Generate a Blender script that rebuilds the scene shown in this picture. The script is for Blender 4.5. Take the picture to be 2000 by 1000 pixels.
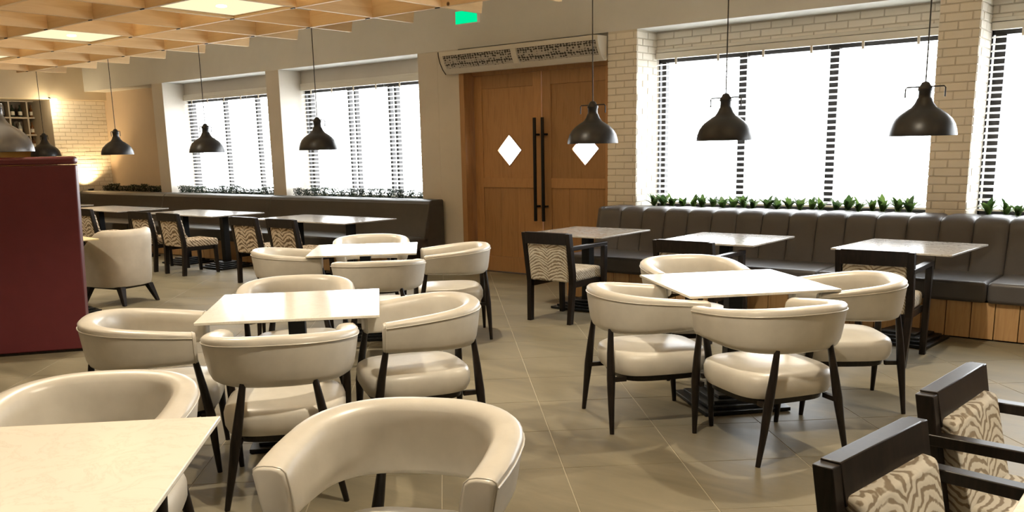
import bpy, bmesh, math, random
from mathutils import Vector, Matrix
random.seed(7)
for _o in list(bpy.data.objects): bpy.data.objects.remove(_o)
S = bpy.context.scene
C = S.collection
PI = math.pi
R = math.radians

# ------------------------------------------------------------------ camera, world, exposure
EYE = Vector((0, 0, 1.55))
F_PX, CX, CY = 1747.85, 1000.0, 650.0
AX = ((0.78021059, 0.11060322, -0.61566092),      # world X in (right, down, forward)
      (0.62521228, -0.16860372, 0.76202519),      # world Y
      (-0.01952028, -0.97945889, -0.2006969))     # world Z
cam = bpy.data.cameras.new('camera')
cam.sensor_fit = 'HORIZONTAL'; cam.sensor_width = 36
cam.lens = F_PX / 2000 * 36; cam.shift_y = (CY - 500) / 2000
cam.clip_start = .05; cam.clip_end = 200
camo = bpy.data.objects.new('camera', cam); C.objects.link(camo)
camo.matrix_world = Matrix([(AX[i][0], -AX[i][1], -AX[i][2], EYE[i]) for i in range(3)] + [(0, 0, 0, 1)])
S.camera = camo
def proj(x, y, z):
    d = (x - EYE[0], y - EYE[1], z - EYE[2])
    c = [sum(AX[i][k] * d[i] for i in range(3)) for k in range(3)]
    if c[2] < .05: return None
    return c[0] / c[2] * F_PX + CX, c[1] / c[2] * F_PX + CY, c[2]

W = bpy.data.worlds.new('overcast'); S.world = W; W.use_nodes = True
bg = W.node_tree.nodes['Background']
bg.inputs[0].default_value = (.93, .97, 1, 1); bg.inputs[1].default_value = 14.0
S.view_settings.view_transform = 'Standard'; S.view_settings.look = 'None'
S.view_settings.exposure = 0.05; S.view_settings.gamma = 1; S.view_settings.use_curve_mapping = False
PANEL_STRENGTH = 1.15     # glow of the diffusers
PANEL_UP_FILL = 7.6           # fill glow added on top of the panels to brighten header and lattice
SPOT_W = 225             # lamp inside each panel
WARM = (1, .87, .67)

WY = 8.70          # face of the window wall
GY = 9.12          # inner window plane
for x0, x1 in ((-14.68, -11.76), (-11.44, -8.52), (-5.22, -2.19), (-1.86, 1.3)):
    L = bpy.data.lights.new('window_daylight', 'AREA'); L.shape = 'RECTANGLE'
    L.size = x1 - x0; L.size_y = 1.6; L.cycles.is_portal = True
    o = bpy.data.objects.new('window_daylight', L); C.objects.link(o)
    o.location = ((x0 + x1) / 2, GY + .16, 1.7); o.rotation_euler = (R(-90), 0, 0)

# ------------------------------------------------------------------ materials
def mat(name, col, rough=.5, metal=0, spec=.5):
    m = bpy.data.materials.new(name); m.use_nodes = True
    b = m.node_tree.nodes['Principled BSDF']
    b.inputs['Base Color'].default_value = (*col, 1); b.inputs['Roughness'].default_value = rough
    b.inputs['Metallic'].default_value = metal; b.inputs['Specular IOR Level'].default_value = spec
    return m
def nodes(m): return m.node_tree.nodes, m.node_tree.links, m.node_tree.nodes['Principled BSDF']
def coords(m, kind='Object', scale=(1, 1, 1), rot=(0, 0, 0)):
    n, l, b = nodes(m)
    t = n.new('ShaderNodeTexCoord'); mp = n.new('ShaderNodeMapping')
    mp.inputs['Scale'].default_value = scale; mp.inputs['Rotation'].default_value = rot
    l.new(t.outputs[kind], mp.inputs[0]); return mp.outputs[0]
def noise(m, vec, scale, detail=4, rough=.6, dist=0):
    n, l, b = nodes(m); t = n.new('ShaderNodeTexNoise')
    t.inputs['Scale'].default_value = scale; t.inputs['Detail'].default_value = detail
    t.inputs['Roughness'].default_value = rough; t.inputs['Distortion'].default_value = dist
    l.new(vec, t.inputs['Vector']); return t.outputs['Fac']
def ramp(m, fac, stops):
    n, l, b = nodes(m); r = n.new('ShaderNodeValToRGB'); e = r.color_ramp.elements
    while len(e) < len(stops): e.new(.5)
    for el, (p, c) in zip(e, stops): el.position = p; el.color = (*c, 1)
    l.new(fac, r.inputs[0]); return r.outputs[0]
def bump(m, fac, strength=.2, dist=.002):
    n, l, b = nodes(m); k = n.new('ShaderNodeBump')
    k.inputs['Strength'].default_value = strength; k.inputs['Distance'].default_value = dist
    l.new(fac, k.inputs['Height']); l.new(k.outputs[0], b.inputs['Normal'])
def setcol(m, out):
    n, l, b = nodes(m); l.new(out, b.inputs['Base Color'])
def mathn(m, op, a, b_=None):
    n, l, b = nodes(m); k = n.new('ShaderNodeMath'); k.operation = op
    for i, v in enumerate((a, b_)):
        if v is None: continue
        if isinstance(v, (int, float)): k.inputs[i].default_value = v
        else: l.new(v, k.inputs[i])
    return k.outputs[0]

M = {}
def leather(name, c, rough=.38):
    m = mat(name, c, rough); v = coords(m)
    f = noise(m, v, 9, 3)
    setcol(m, ramp(m, f, [(.3, tuple(x * .93 for x in c)), (.7, tuple(min(1, x * 1.05) for x in c))]))
    bump(m, noise(m, v, 260, 2), .12, .001); M[name] = m
leather('cream_leather', (.59, .56, .50), .34)
leather('lounge_leather', (.58, .53, .45), .45)
leather('grey_leather', (.088, .082, .083), .42)
leather('grey_leather_smooth', (.060, .055, .049), .45)
leather('maroon_leather', (.125, .020, .027), .45)
M['dark_wood'] = m = mat('dark_wood', (.012, .008, .007), .36, 0, .3)
v = coords(m, scale=(1, 1, .12)); setcol(m, ramp(m, noise(m, v, 60, 4), [(.35, (.007, .005, .004)), (.7, (.018, .012, .009))]))
M['black_metal'] = mat('black_metal', (.016, .017, .018), .42, .6)
M['lamp_metal'] = mat('lamp_metal', (.022, .021, .021), .36, .3)
M['lamp_inside'] = mat('lamp_inside', (.6, .58, .54), .5)
M['lamp_grey'] = mat('lamp_grey', (.16, .155, .15), .33, .35)
M['bulb'] = mat('bulb', (.75, .73, .68), .2)
M['cord'] = mat('cord', (.03, .026, .022), .6)
# marble
M['marble'] = m = mat('marble', (.8, .76, .66), .13)
v = coords(m); f = noise(m, v, 5, 6, .65, 1.2); g = mathn(m, 'ABSOLUTE', mathn(m, 'SUBTRACT', f, .5))
setcol(m, ramp(m, g, [(0, (.74, .71, .63)), (.012, (.80, .77, .69)), (.05, (.83, .80, .72)), (.3, (.82, .79, .71))]))
M['marble_grey'] = m = mat('marble_grey', (.55, .52, .47), .16)
v = coords(m); f = noise(m, v, 6, 6, .65, 1.2); g = mathn(m, 'ABSOLUTE', mathn(m, 'SUBTRACT', f, .5))
setcol(m, ramp(m, g, [(0, (.28, .26, .23)), (.03, (.40, .375, .34)), (.3, (.44, .41, .37))]))
M['yellow_top'] = mat('yellow_top', (.72, .60, .34), .3)
# zebra / palm fabric
def zebra(name, ca, cb, freq, seat=False):
    m = mat(name, ca, .85, 0, .2); n, l, b = nodes(m)
    v = coords(m); s = n.new('ShaderNodeSeparateXYZ'); l.new(v, s.inputs[0])
    ay = mathn(m, 'ABSOLUTE', s.outputs[1])
    h = mathn(m, 'ADD', s.outputs[2], mathn(m, 'MULTIPLY', s.outputs[0], .9))
    h = mathn(m, 'SUBTRACT', h, mathn(m, 'MULTIPLY', ay, .75))
    h = mathn(m, 'ADD', h, mathn(m, 'MULTIPLY', mathn(m, 'MULTIPLY', ay, ay), 3.4))
    nz = noise(m, v, 7, 3, .6, .6)
    ph = mathn(m, 'ADD', mathn(m, 'MULTIPLY', h, freq), mathn(m, 'MULTIPLY', nz, 17))
    w = mathn(m, 'ADD', mathn(m, 'MULTIPLY', mathn(m, 'SINE', ph), .5), .5)
    w2 = mathn(m, 'ADD', w, mathn(m, 'MULTIPLY', mathn(m, 'SUBTRACT', noise(m, v, 16, 3), .5), 1.5))
    setcol(m, ramp(m, w2, [(.18, cb), (.36, tuple((x + y) / 2 for x, y in zip(ca, cb))), (.52, ca)]))
    bump(m, w2, .35, .003); M[name] = m
zebra('zebra_fabric', (.62, .58, .50), (.27, .22, .16), 250)
zebra('woven_fabric', (.60, .51, .39), (.17, .12, .075), 150)
# wood for the lattice
def wood(name, stops, scale, axis, rough=.5, knots=False, fine=40):
    m = mat(name, stops[0][1], rough); n, l, b = nodes(m)
    sc = [1, 1, 1]; sc[axis] = .08
    v = coords(m, scale=tuple(sc)); f = noise(m, v, scale, 5, .6, .6)
    col = ramp(m, f, stops)
    if knots:
        k = n.new('ShaderNodeTexVoronoi'); k.inputs['Scale'].default_value = 2.6
        l.new(coords(m), k.inputs['Vector'])
        kr = ramp(m, k.outputs['Distance'], [(.035, (.12, .06, .03)), (.07, (1, 1, 1))])
        mx = n.new('ShaderNodeMix'); mx.data_type = 'RGBA'; mx.blend_type = 'MULTIPLY'; mx.inputs[0].default_value = 1
        l.new(col, mx.inputs[6]); l.new(kr, mx.inputs[7]); col = mx.outputs[2]
    oi = n.new('ShaderNodeObjectInfo'); hs = n.new('ShaderNodeHueSaturation')
    l.new(mathn(m, 'ADD', mathn(m, 'MULTIPLY', oi.outputs['Random'], .3), .85), hs.inputs['Value'])
    l.new(col, hs.inputs['Color']); setcol(m, hs.outputs[0])
    bump(m, noise(m, v, fine, 3), .15, .001); M[name] = m
wood('pine_x', [(.3, (.76, .52, .27)), (.55, (.86, .63, .36)), (.75, (.80, .56, .30))], 14, 0, .55, True)
wood('pine_y', [(.3, (.76, .52, .27)), (.55, (.86, .63, .36)), (.75, (.80, .56, .30))], 14, 1, .55, True)
wood('plank_wood', [(.3, (.34, .19, .085)), (.55, (.48, .30, .14)), (.75, (.40, .235, .105))], 22, 2, .5, True)
wood('oak', [(.25, (.34, .175, .07)), (.5, (.48, .265, .115)), (.78, (.39, .205, .085))], 26, 2, .42)
# floor tile
M['tile'] = m = mat('tile', (.3, .26, .19), .5, 0, .16); n, l, b = nodes(m)
geo = n.new('ShaderNodeNewGeometry'); mp = n.new('ShaderNodeMapping'); mp.inputs['Rotation'].default_value = (0, 0, R(-43)); mp.inputs['Scale'].default_value = (.5, 1.6, 1)
l.new(geo.outputs['Position'], mp.inputs[0])
f = noise(m, mp.outputs[0], 2.2, 6, .62, .5)
col = ramp(m, f, [(.3, (.128, .110, .072)), (.5, (.180, .156, .105)), (.72, (.235, .204, .142))])
oi = n.new('ShaderNodeObjectInfo'); hs = n.new('ShaderNodeHueSaturation')
l.new(mathn(m, 'ADD', mathn(m, 'MULTIPLY', oi.outputs['Random'], .04), .98), hs.inputs['Value'])
l.new(col, hs.inputs['Color']); setcol(m, hs.outputs[0])
rr = ramp(m, f, [(.3, (.42, .42, .42)), (.7, (.55, .55, .55))]); l.new(rr, b.inputs['Roughness'])
M['grout'] = mat('grout', (.33, .29, .21), .7)
# walls
def paint(name, c, rough=.7, var=.04):
    m = mat(name, c, rough); v = coords(m); f = noise(m, v, 1.7, 4)
    setcol(m, ramp(m, f, [(.3, tuple(x * (1 - var) for x in c)), (.7, tuple(min(1, x * (1 + var)) for x in c))]))
    bump(m, noise(m, v, 120, 2), .05, .001); M[name] = m
paint('header_paint', (.70, .695, .66)); paint('pier_paint', (.66, .61, .53)); paint('room_paint', (.58, .46, .33)); paint('dark_paint', (.20, .17, .14))
paint('brick_paint', (.87, .81, .70)); paint('mortar_paint', (.66, .60, .50)); paint('ochre_paint', (.62, .36, .10))
paint('soffit_paint', (.72, .62, .46)); paint('ceiling_paint', (.78, .72, .62)); paint('cream_plastic', (.74, .70, .61), .45)
paint('trim_dark', (.05, .042, .036), .5); paint('shelf_board', (.52, .45, .36), .5); paint('shelf_back', (.10, .075, .055), .6)
M['bronze'] = mat('bronze', (.018, .016, .015), .45, .3)
M['soil'] = mat('soil', (.03, .022, .016), .9)
M['steel'] = mat('steel', (.5, .5, .5), .3, 1)
# grille of the air curtain: perforated sheet
M['perforated'] = m = mat('perforated', (.5, .47, .41), .5); n, l, b = nodes(m)
vo = n.new('ShaderNodeTexVoronoi'); vo.inputs['Scale'].default_value = 26; vo.inputs['Randomness'].default_value = .35
l.new(coords(m, scale=(1, 1, 1.5)), vo.inputs['Vector'])
setcol(m, ramp(m, vo.outputs['Distance'], [(.40, (.05, .045, .038)), (.50, (.50, .46, .40))]))
# blind slat: white, lets daylight through
M['slat'] = m = bpy.data.materials.new('slat'); m.use_nodes = True; n = m.node_tree.nodes; l = m.node_tree.links
d = n.new('ShaderNodeBsdfDiffuse'); d.inputs[0].default_value = (.9, .9, .88, 1)
t = n.new('ShaderNodeBsdfTranslucent'); t.inputs[0].default_value = (.9, .9, .88, 1)
x = n.new('ShaderNodeMixShader'); x.inputs[0].default_value = .5
l.new(d.outputs[0], x.inputs[1]); l.new(t.outputs[0], x.inputs[2]); l.new(x.outputs[0], n['Material Output'].inputs[0])
M['glass'] = m = bpy.data.materials.new('glass'); m.use_nodes = True; n = m.node_tree.nodes; l = m.node_tree.links
d = n.new('ShaderNodeBsdfTransparent'); t = n.new('ShaderNodeBsdfGlossy'); t.inputs['Roughness'].default_value = .02
x = n.new('ShaderNodeMixShader'); x.inputs[0].default_value = .06
l.new(d.outputs[0], x.inputs[1]); l.new(t.outputs[0], x.inputs[2]); l.new(x.outputs[0], n['Material Output'].inputs[0])
def emit(name, col, s):
    m = bpy.data.materials.new(name); m.use_nodes = True; n = m.node_tree.nodes; l = m.node_tree.links
    e = n.new('ShaderNodeEmission'); e.inputs[0].default_value = (*col, 1); e.inputs[1].default_value = s
    l.new(e.outputs[0], n['Material Output'].inputs[0]); M[name] = m
emit('panel_glow', (1, .84, .52), PANEL_STRENGTH); emit('panel_up_fill', (1, .76, .44), PANEL_UP_FILL)
emit('lamp_glow', (1, .82, .55), 14)
emit('exit_green', (.0, .85, .33), 1.0)
emit('exit_white', (.75, 1, .85), 1.0)
def leafmat(name, a, b_):
    m = mat(name, a, .45); n, l, b = nodes(m); oi = n.new('ShaderNodeObjectInfo')
    f = mathn(m, 'ADD', mathn(m, 'MULTIPLY', oi.outputs['Random'], .6), mathn(m, 'MULTIPLY', noise(m, coords(m), 22, 2), .5))
    setcol(m, ramp(m, f, [(.25, a), (.8, b_)]))
    col_ = b.inputs['Base Color'].links[0].from_socket; tr = n.new('ShaderNodeBsdfTranslucent'); l.new(col_, tr.inputs[0])
    mx = n.new('ShaderNodeMixShader'); mx.inputs[0].default_value = .35; l.new(b.outputs[0], mx.inputs[1]); l.new(tr.outputs[0], mx.inputs[2])
    l.new(mx.outputs[0], n['Material Output'].inputs[0]); M[name] = m
leafmat('leaf_green', (.035, .075, .022), (.13, .22, .05)); leafmat('hedge_green', (.006, .014, .006), (.016, .034, .012))
for nm, c in (('bottle_dark', (.02, .03, .02)), ('bottle_amber', (.16, .06, .015)), ('bottle_clear', (.4, .42, .4))): M[nm] = mat(nm, c, .1)
M['bottle_label'] = mat('bottle_label', (.75, .7, .6), .6)

# ------------------------------------------------------------------ mesh helpers
class MB:
    def __init__(s): s.v = []; s.f = []
    def add(s, vs, fs):
        k = len(s.v); s.v += [tuple(p) for p in vs]; s.f += [tuple(i + k for i in f) for f in fs]; return s
    def box(s, x0, x1, y0, y1, z0, z1):
        vs = [(x, y, z) for z in (z0, z1) for y in (y0, y1) for x in (x0, x1)]
        return s.add(vs, [(0, 2, 3, 1), (4, 5, 7, 6), (0, 1, 5, 4), (2, 6, 7, 3), (0, 4, 6, 2), (1, 3, 7, 5)])
    def hexa(s, b, t):      # two quads, bottom and top, both counter-clockwise from above
        return s.add(list(b) + list(t), [(3, 2, 1, 0), (4, 5, 6, 7), (0, 1, 5, 4), (1, 2, 6, 5), (2, 3, 7, 6), (3, 0, 4, 7)])
    def loft(s, rings, closed=True, caps=True):
        n = len(rings[0]); vs = [p for r in rings for p in r]; fs = []
        for i in range(len(rings) - 1):
            for j in range(n if closed else n - 1):
                a, b = i * n + j, i * n + (j + 1) % n; fs.append((a, b, b + n, a + n))
        if caps:
            fs.append(tuple(reversed(range(n)))); fs.append(tuple(range((len(rings) - 1) * n, len(rings) * n)))
        return s.add(vs, fs)
    def lathe(s, prof, n=24, cx=0, cy=0, closed=False):
        rings = [[(cx + r * math.cos(2 * PI * k / n), cy + r * math.sin(2 * PI * k / n), z) for k in range(n)] for r, z in prof]
        return s.loft(rings, True, not closed)
    def tube(s, pts, rad, n=8, caps=True):
        pts = [Vector(p) for p in pts]; rings = []
        rads = rad if isinstance(rad, (list, tuple)) else [rad] * len(pts)
        up = None
        for i, p in enumerate(pts):
            d = (pts[min(i + 1, len(pts) - 1)] - pts[max(i - 1, 0)]).normalized()
            if up is None: up = Vector((0, 0, 1)) if abs(d.z) < .9 else Vector((1, 0, 0))
            a = d.cross(up).normalized(); b = a.cross(d).normalized(); up = b
            rings.append([p + (a * math.cos(2 * PI * k / n) + b * math.sin(2 * PI * k / n)) * rads[i] for k in range(n)])
        return s.loft(rings, True, caps)
    def mesh(s, name, m, bevel=0, seg=2, smooth=False):
        me = bpy.data.meshes.new(name); me.from_pydata(s.v, [], s.f)
        bm = bmesh.new(); bm.from_mesh(me)
        bmesh.ops.recalc_face_normals(bm, faces=bm.faces)
        if bevel:
            es = [e for e in bm.edges if len(e.link_faces) == 2 and e.calc_face_angle(0) > R(35)]
            nb_ = bmesh.ops.bevel(bm, geom=es, offset=bevel, segments=seg, profile=.5, affect='EDGES', clamp_overlap=True)
        if bevel and not smooth:
            for f in nb_['faces']: f.smooth = True          # round the edges, keep the flats flat
        if smooth:
            for f in bm.faces: f.smooth = True
            for e in bm.edges:
                if len(e.link_faces) == 2 and e.calc_face_angle(0) > R(50): e.smooth = False
        bm.to_mesh(me); bm.free(); me.materials.append(M[m]); return me
    def build(s, name, m, parent=None, bevel=0, seg=2, smooth=False):
        return link(name, s.mesh(name, m, bevel, seg, smooth), parent)
def link(name, me, parent=None):
    o = bpy.data.objects.new(name, me); C.objects.link(o); o.parent = parent; return o
def tag(o, label, cat, group=None, kind=None):
    o['label'] = label; o['category'] = cat
    if group: o['group'] = group
    if kind: o['kind'] = kind
    return o
def thing(name, label, cat, loc=(0, 0, 0), rz=0, group=None, kind=None):
    o = bpy.data.objects.new(name, None); C.objects.link(o); o.empty_display_size = .1
    o.location = loc; o.rotation_euler = (0, 0, rz); return tag(o, label, cat, group, kind)
def struct(name, label, cat='structure', loc=(0, 0, 0)): return thing(name, label, cat, loc, 0, None, 'structure')
def smesh(name, mb, m, label, cat, **k): return tag(mb.build(name, m, None, **k), label, cat, None, 'structure')
def dup(root, loc, rz, label, group=None):
    def cp(o, p):
        c = o.copy(); C.objects.link(c); c.parent = p
        for ch in o.children: cp(ch, c)
        return c
    r = cp(root, None); r.location = loc; r.rotation_euler = (0, 0, rz); r['label'] = label
    if group: r['group'] = group
    return r

# ------------------------------------------------------------------ floor: square tiles laid on the diagonal
fl = struct('floor', 'beige stone tile floor laid on the diagonal', 'floor')
MB().box(-19.2, 3.4, -3.2, 9.4, -.06, -.002).build('floor_bed', 'grout', fl)
TS = .6; GAP = .005; ca, sa = math.cos(R(43)), math.sin(R(43))
tme = MB().box(-TS / 2 + GAP / 2, TS / 2 - GAP / 2, -TS / 2 + GAP / 2, TS / 2 - GAP / 2, -.008, 0).mesh('tile', 'tile', bevel=.0015, seg=1)
near, far = [], []
for i in range(-32, 32):
    for j in range(-12, 40):
        n0 = -.06 + TS * (i + .5); t0 = 3.58 + TS * (j + .5)
        x, y = n0 * ca - t0 * sa, n0 * sa + t0 * ca
        if not (-18.5 < x < 3 and -2.8 < y < 8.9): continue
        p = proj(x, y, 0)
        if p and -140 < p[0] < 2140 and 380 < p[1] < 1250: near.append((p[2], x, y))
        else: far.append((x, y))
near.sort()
far += [(x, y) for d_, x, y in near[300:]]
for d_, x, y in near[:300]:
    o = link('tile', tme, fl); o.location = (x, y, 0); o.rotation_euler = (0, 0, R(43))
fm = MB(); hs_ = TS / 2 - GAP / 2
for x, y in far:
    q = [(x + a * hs_ * ca - b * hs_ * sa, y + a * hs_ * sa + b * hs_ * ca) for a, b in ((-1, -1), (1, -1), (1, 1), (-1, 1))]
    fm.hexa([(*p, -.008) for p in q], [(*p, 0) for p in q])
fo = fm.build('tile_field', 'tile', fl); fo['kind'] = 'stuff'

# ------------------------------------------------------------------ walls, header, piers
wb = struct('wall_back', 'painted window wall with header beam, plain piers and brick piers', 'wall')
MB().box(-17.6, 3.2, WY, 9.4, 2.79, 3.75).build('header', 'header_paint', wb)
for x0, x1 in ((-15.02, -14.68), (-11.76, -11.44), (-8.52, -8.17)):
    MB().box(x0, x1, WY, 9.4, 0, 2.79).build('pier', 'pier_paint', wb, bevel=.006)
MB().box(-8.166, -7.80, WY - .006, 9.4, 0, 2.79).build('pier', 'pier_paint', wb, bevel=.006)
MB().box(-17.6, -15.02, GY, 9.4, 0, 2.79).build('wall_panel', 'room_paint', wb)
for x0, x1 in ((-14.68, -11.76), (-11.44, -8.52)):
    MB().box(x0, x1, GY, 9.4, 2.52, 2.79).build('lintel', 'pier_paint', wb)
    MB().box(x0, x1, GY, 9.4, 0, .86).build('parapet', 'pier_paint', wb)
for x0, x1 in ((-5.22, -2.19), (-1.86, 1.3)):
    MB().box(x0, x1, GY + .001, 9.4, 2.56, 2.79).build('lintel', 'mortar_paint', wb)
    MB().box(x0, x1, GY, 9.4, 0, .86).build('parapet', 'pier_paint', wb)
MB().box(1.3, 3.2, WY, 9.4, 0, 2.79).build('pier', 'pier_paint', wb)
BR = {}
def bricks(parent, origin, u, nrm, width, z0, z1, off=0.0):
    # running bond of painted bricks, each proud of the mortar; u along the wall, nrm out of it
    L_, H_, J = .212, .063, .010
    ang = math.atan2(u[1], u[0]); row = 0; z = z0
    while z + .02 < z1:
        h = min(H_, z1 - z); s = -(L_ + J) * (.5 if row % 2 else 0) - off
        while s < width - .012:
            a, b = max(s, 0), min(s + L_, width)
            if b - a > .014:
                key = (round(b - a, 3), round(h, 3))
                if key not in BR:
                    BR[key] = MB().box(0, key[0], -.012, .012, 0, key[1]).mesh('brick', 'brick_paint', bevel=.004, seg=2)
                o = link('brick', BR[key], parent); pr = random.uniform(-.0035, .002)
                o.location = (origin[0] + u[0] * a + nrm[0] * pr, origin[1] + u[1] * a + nrm[1] * pr, z + random.uniform(-.001, .001)); o.rotation_euler = (0, 0, ang)
            s += L_ + J
        z += H_ + J; row += 1
ZB = .88
bp = struct('wall_pier_door', 'cream painted brick pier between oak doors and tufted banquette', 'wall')
MB().box(-5.588, -5.222, WY + .002, 9.4, 0, 2.79).build('pier_core', 'mortar_paint', bp)
bricks(bp, (-5.59, WY + .006), (1, 0), (0, -1), .37, ZB, 2.79)
bricks(bp, (-5.226, WY + .006), (0, 1), (1, 0), GY - WY - .006, ZB, 2.79, .11)
bp2 = struct('wall_pier_window', 'cream painted brick pier between two wide blinded windows', 'wall')
MB().box(-2.188, -1.862, WY + .002, 9.4, 0, 2.79).build('pier_core', 'mortar_paint', bp2)
bricks(bp2, (-2.19, WY + .006), (1, 0), (0, -1), .33, ZB, 2.79, .06)
bricks(bp2, (-1.866, WY + .006), (0, 1), (1, 0), GY - WY - .006, ZB, 2.79, .02)
bricks(wb, (-5.22, GY + .004), (1, 0), (0, -1), 3.03, 2.565, 2.79)
bricks(wb, (-1.86, GY + .004), (1, 0), (0, -1), 1.2, 2.565, 2.79, .05)
# left end of the room
wl = struct('wall_left', 'ochre end wall of the room behind the bar shelf', 'wall')
MB().box(-18.9, -18.45, -3.2, 9.4, 0, 3.75).build('wall_panel', 'ochre_paint', wl)
we = struct('wall_end', 'cream brick end wall lit from below beside the long banquette', 'wall')
MB().box(-18.45, -17.508, 8.07, 9.4, 0, 2.63).build('wall_core', 'mortar_paint', we)
bricks(we, (-17.514, 8.07), (0, 1), (1, 0), 1.05, .80, 2.63)
smesh('trim_1', MB().box(-18.45, -17.42, -3.2, 9.4, 2.63, 3.75), 'soffit_paint', 'cream soffit box above the brick end wall and bar', 'trim', bevel=.01)
smesh('ceiling', MB().box(-18.9, 3.4, -3.2, 9.4, 3.75, 3.9), 'ceiling_paint', 'plain ceiling above the timber lattice', 'ceiling')
smesh('wall_front', MB().box(-18.9, 3.4, -3.4, -3.2, 0, 3.75), 'dark_paint', 'plain painted wall opposite the windows', 'wall')
smesh('wall_right', MB().box(3.2, 3.4, -3.2, 9.4, 0, 3.75), 'dark_paint', 'plain painted wall at the end of the tufted banquette', 'wall')
smesh('baseboard_back', MB().box(-8.52, -7.80, WY - .018, WY - .006, 0, .09), 'trim_dark', 'dark skirting on the plain pier beside the doors', 'baseboard')

# ------------------------------------------------------------------ windows and blinds
def window(k, x0, x1, mull, label, blabel):
    w = struct('window_%d' % k, label, 'window')
    z0, z1 = .86, 2.52
    f = MB(); f.box(x0, x1, GY + .06, GY + .12, z0, z0 + .06); f.box(x0, x1, GY + .06, GY + .12, z1 - .06, z1 + .04)
    f.box(x0, x0 + .012, GY + .06, GY + .12, z0, z1); f.box(x1 - .012, x1, GY + .06, GY + .12, z0, z1)
    f.build('window_frame', 'bronze', w)
    for mx, mw in mull: MB().box(mx - mw / 2, mx + mw / 2, GY + .05, GY + .13, z0 + .05, z1 - .05).build('mullion', 'bronze', w, bevel=.004)
    ed = [x0] + [m_[0] for m_ in mull] + [x1]
    for a, b in zip(ed[:-1], ed[1:]):
        if b - a > .2: MB().box(a, b, GY + .088, GY + .092, z0 + .05, z1 - .05).build('pane', 'glass', w)
    MB().box(x0, x1, WY + .30, GY + .06, z0 - .03, z0).build('window_sill', 'pier_paint', w)
    b = thing('venetian_blind', blabel, 'blind', ((x0 + x1) / 2, GY - .005, .93), 0, 'white venetian blinds')
    hw = (x1 - x0) / 2 - .012
    MB().box(-hw, hw, -.035, .02, 1.565, 1.63).build('headrail', 'cream_plastic', b, bevel=.004)
    sp = MB().add([(-hw, -.027, -.010), (hw, -.027, -.010), (hw, 0, .003), (-hw, 0, .003), (hw, .027, .010), (-hw, .027, .010)], [(0, 1, 2, 3), (3, 2, 4, 5)]).mesh('slat', 'slat', smooth=True)
    pitch = .059; i = 0
    while .03 + i * pitch < 1.52:
        link('slat', sp, b).location = (0, 0, .03 + i * pitch); i += 1
    for t_ in (-.42, -.14, .14, .42):
        MB().tube([(t_ * 2 * hw, -.030, .0), (t_ * 2 * hw, -.030, 1.57)], .0012, 4).build('ladder_cord', 'slat', b)
    for t_ in range(6):
        xx = -hw + .25 + t_ * (2 * hw - .5) / 5
        MB().box(xx - .012, xx + .012, -.034, -.028, 1.50, 1.57).build('clip', 'cream_plastic', b)
    MB().box(-hw, hw, -.022, .022, -.015, .003).build('bottom_rail', 'cream_plastic', b, bevel=.003)
window(1, -14.68, -11.76, [(-14.58, .05), (-13.60, .05), (-12.70, .05)], 'window beside the pier nearest the brick end wall', 'open white venetian blind in the window nearest the brick end wall')
window(2, -11.44, -8.52, [(-11.33, .07), (-10.44, .035), (-10.30, .035), (-9.58, .04), (-9.45, .05)], 'window beside the plain pier next to the oak doors', 'open white venetian blind in the window just beside the air curtain')
window(3, -5.22, -2.19, [(-5.15, .05), (-4.21, .085), (-3.25, .09)], 'wide window between the two brick piers', 'open white venetian blind between the two brick piers')
window(4, -1.86, 1.3, [(-1.785, .09), (-.8, .1), (.15, .1)], 'window past the second brick pier, cut by the picture edge', 'open white venetian blind past the second brick pier')
for k, (x0, x1) in enumerate(((-14.68, -11.76), (-11.44, -8.52), (-5.22, -2.19), (-1.86, 1.3))):
    smesh('trim_%d' % (k + 2), MB().box(x0, x1, GY - .03, GY + .06, 2.565 if k > 1 else 2.55, 2.60), 'cream_plastic',
          ['cream window head trim near the brick end wall', 'cream window head trim near the oak doors', 'cream window head trim between brick piers', 'cream window head trim past the second brick pier'][k], 'trim', bevel=.004)

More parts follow.
